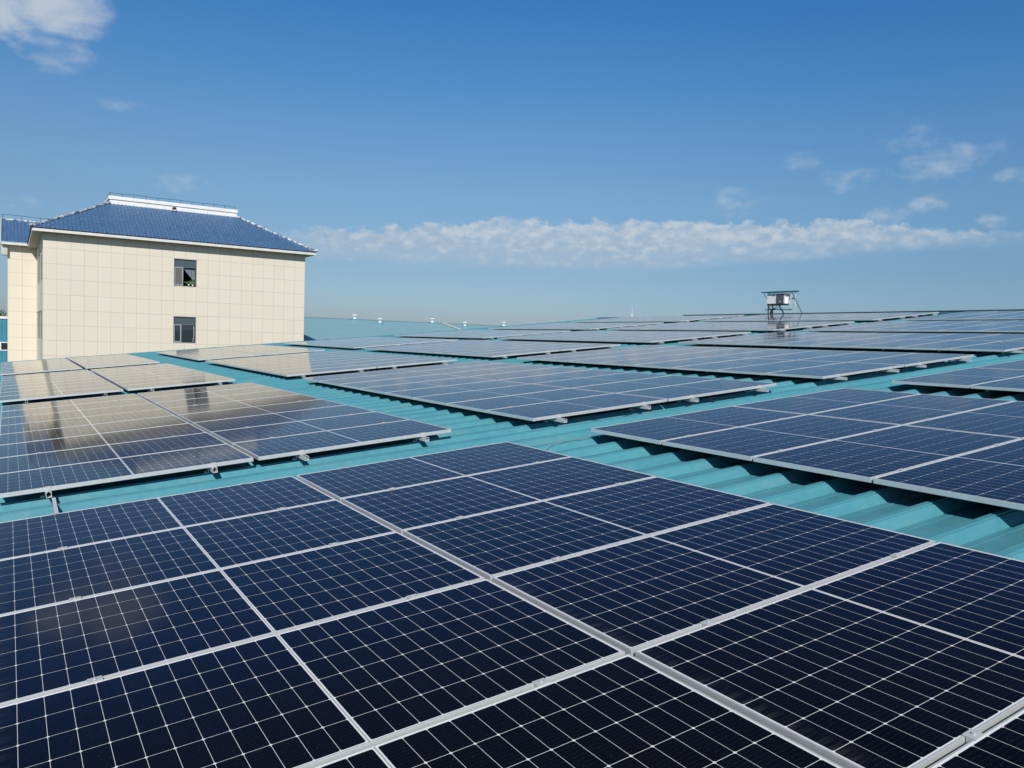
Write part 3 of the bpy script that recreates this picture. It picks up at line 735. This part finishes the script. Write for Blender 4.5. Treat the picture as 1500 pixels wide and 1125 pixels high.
# ------------------------------------------------------------------ neighbouring turquoise roof with vents
SL2 = .18; YR, ZR, YF = 80., 3.16, 62.0
nb = thing('workshop_building', 'second turquoise metal roof beyond the panels dotted with white vents', 'building')
def z2(y): return ZR - SL2*(YR-y)
b = MB(); xa, xb = 18.3, 66.
xs = []; x_ = xa
while x_ < xb: xs += [(x_, 0), (x_+.30, 0), (x_+.34, .018), (x_+.40, .018), (x_+.44, 0)]; x_ += .76
for y_ in (YF, YR): b.v += [(x__, y_, z2(y_)+h_) for x__, h_ in xs]
b.v += [(x__, YR+12, z2(YR)-12*SL2+h_) for x__, h_ in xs]
nn = len(xs)
for r in (0, 1):
    for j in range(nn-1): b.f.append((r*nn+j, r*nn+j+1, (r+1)*nn+j+1, (r+1)*nn+j))
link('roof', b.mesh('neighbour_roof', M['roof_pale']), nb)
b = MB(); b.box(xa+.1, xb-.1, YF+.2, YR+11.5, GROUND_Z, z2(YF)-.35); link('wall', b.mesh('wall2', M['plain_teal']), nb)
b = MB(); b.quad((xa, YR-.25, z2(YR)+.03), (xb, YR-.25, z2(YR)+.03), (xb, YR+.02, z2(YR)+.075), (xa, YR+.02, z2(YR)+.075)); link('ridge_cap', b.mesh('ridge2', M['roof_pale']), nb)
b = MB(); 
for (xs_, w_) in ((42.3, .34),):
    k_ = len(b.v); b.v += [(xs_, YR-.3, z2(YR-.3)+.075), (xs_+w_, YR-.3, z2(YR-.3)+.075), (xs_+w_, YF, z2(YF)+.075), (xs_, YF, z2(YF)+.075), (xs_, YR-.3, z2(YR-.3)+.12), (xs_+w_, YR-.3, z2(YR-.3)+.12), (xs_+w_, YF, z2(YF)+.12), (xs_, YF, z2(YF)+.12)]
    b.f += [tuple(k_+i for i in q) for q in ((3,2,1,0),(4,5,6,7),(0,1,5,4),(1,2,6,5),(2,3,7,6),(3,0,4,7))]
link('verge_strip', b.mesh('verge_strip', M['fascia']), nb)
vb = MB(); vb.box(-.55, .45, -.42, .42, -.16, .02); me_vb = vb.mesh('vent_base', M['plain_teal'], bevel=.02)
vn = MB(); vn.lathe([(.30, 0), (.22, .08), (.20, .40), (.22, .41)], 20); me_vn = vn.mesh('vent_neck', M['fascia'], True)
vc = MB(); vc.lathe([(.02, .50), (.36, .50), (.365, .53), (.30, .59), (.16, .65), (0, .67)], 24); vc.lathe([(.10, .40), (.10, .54)], 10); me_vc = vc.mesh('vent_cap', M['white'], True)
for (x_, y_, lab) in ((31.30, YR, 'white mushroom roof vent farthest left, on the ridge of the far turquoise roof'),
                      (33.55, 78.0, 'white roof vent with a dark base below the ridge of the far turquoise roof'),
                      (41.10, YR, 'white mushroom roof vent on the far ridge at the head of the pale strip'),
                      (44.7, 78.4, 'white roof vent just right of the pale strip, low behind the panels'),
                      (51.2, YR, 'white mushroom vent farthest right, beside the dark edge of the panels')):
    t = thing('roof_vent', lab, 'roof vent', (x_, y_, z2(y_)+.03), 'white vents on the far roof')
    t.scale = (.82, .82, .82); link('base', me_vb, t); link('neck', me_vn, t); link('cap', me_vc, t)

# ------------------------------------------------------------------ far left: turquoise hall and trees
YH = 100.
hl = thing('warehouse', 'turquoise sheet-metal warehouse with white coping and a strip of windows at the far left', 'building')
ztop, w0, w1 = 1.92, -1.55, -.78
b = MB(); xs = []; x_ = -30.
while x_ < 4: xs += [(x_, 0), (x_+.12, 0), (x_+.15, -.04), (x_+.25, -.04), (x_+.28, 0)]; x_ += .4
for (z0, z1) in ((GROUND_Z, w0), (w1, ztop)):
    k_ = len(b.v)
    for z_ in (z0, z1): b.v += [(x__, YH+h_, z_) for x__, h_ in xs]
    for j in range(len(xs)-1): b.f.append((k_+j, k_+j+1, k_+len(xs)+j+1, k_+len(xs)+j))
link('wall', b.mesh('hall_wall', M['plain_teal']), hl)
b = MB(); b.box(-30, 4, YH-.12, YH+.3, ztop, ztop+.28); link('coping', b.mesh('hall_coping', M['white']), hl)
b = MB(); b.box(-30, 4, YH+.2, YH+18, GROUND_Z, ztop-.4); link('body', b.mesh('hall_body', M['soffit']), hl)
for i in range(14):
    xa = -29.6 + i*2.35
    b = MB(); b.box(xa, xa+2.1, YH-.05, YH+.0, w0-.10, w0); b.box(xa, xa+2.1, YH-.05, YH, w1, w1+.10); b.box(xa, xa+.12, YH-.05, YH, w0, w1); b.box(xa+1.98, xa+2.1, YH-.05, YH, w0, w1); b.box(xa+.96, xa+1.12, YH-.05, YH, w0, w1)
    w = link('window', b.mesh('hall_window', M['white']), hl)
    p_ = MB(); p_.box(xa+.12, xa+1.98, YH+.01, YH+.03, w0, w1); link('pane', p_.mesh('hall_pane', M['glass']), w)

def tree(x_, y_, htop, rad, lab, seed):
    rp = random.Random(seed); base = Vector((x_, y_, GROUND_Z)); H = htop - GROUND_Z
    t = thing('tree', lab, 'tree', base, 'trees behind the warehouse')
    b = MB(); b.tube([(0,0,0), (.1,0,H*.35), (-.1,.1,H*.7), (0,0,H*.9)], [.35, .26, .15, .05], 8)
    for i in range(7):
        a = rp.uniform(0, 6.28); z_ = H*rp.uniform(.4, .75); b.tube([(0,0,z_), (math.cos(a)*rad*.7, math.sin(a)*rad*.7, z_+rad*.5)], [.12, .03], 5)
    link('trunk', b.mesh('trunk', M['bark']), t)
    b = MB(); cl_ = []
    for i in range(34):
        a = rp.uniform(0, 6.28); r = rad*math.sqrt(rp.random())*.85; z_ = H*rp.uniform(.48, .97); sh = 1 - ((z_/H-.62)/.42)**2
        cl_.append(Vector((math.cos(a)*r*max(sh, .2), math.sin(a)*r*max(sh, .2), z_)))
    for c_ in cl_:
        for i in range(85):
            p_ = c_ + Vector((rp.gauss(0, .55), rp.gauss(0, .55), rp.gauss(0, .45))); n1 = Vector((rp.gauss(0,1), rp.gauss(0,1), rp.gauss(0,1))).normalized(); n2 = n1.orthogonal().normalized(); s = rp.uniform(.10, .2)
            n3 = n1.cross(n2); b.quad(p_-n2*s, p_-n3*s*.6, p_+n2*s, p_+n3*s*.6)
    link('crown', b.mesh('crown', M['leaf']), t)
tree(-6.6, 126., 3.4, 3.0, 'dark green tree rising highest over the white coping of the warehouse', 5)
tree(-3.2, 130., 3.0, 2.6, 'green tree over the warehouse coping next to the beige wing corner', 6)
tree(-11.5, 124., 3.0, 3.2, 'green tree furthest to the left behind the warehouse', 8)

# ------------------------------------------------------------------ far telecom mast
ms = thing('telecom_mast', 'slender pale lattice mast standing far beyond the roof ridge', 'mast', (171.0, 194.5, GROUND_Z))
b = MB(); Hm = 20.1; 
def w_at(z): return .9*(1-z/Hm)+.10
for sx, sy in ((1,1),(1,-1),(-1,1),(-1,-1)): b.tube([(sx*.9, sy*.9, 0), (sx*.12, sy*.12, Hm)], .07, 5)
link('lattice', b.mesh('mast_legs', M['white']), ms)
b = MB()
for i in range(14):
    z_ = i*1.4; w_ = w_at(z_); w2 = w_at(z_+1.4)
    b.tube([(-w_, -w_, z_), (w2, -w2, z_+1.4)], .04, 4); b.tube([(w_, -w_, z_), (-w2, -w2, z_+1.4)], .04, 4)
link('bracing', b.mesh('mast_bracing', M['white']), ms)
b = MB(); b.tube([(0, 0, Hm), (0, 0, Hm+2.6)], [.07, .03], 5); link('antenna', b.mesh('mast_antenna', M['white']), ms)
b = MB(); b.box(-.5, .5, -.5, .5, Hm-3.2, Hm-2.9); b.lathe([(.45, Hm-1.9), (.55, Hm-1.5), (.45, Hm-.9)], 10); link('platform', b.mesh('mast_platform', M['white']), ms)

print('panels', npan, 'objects', len(bpy.data.objects))
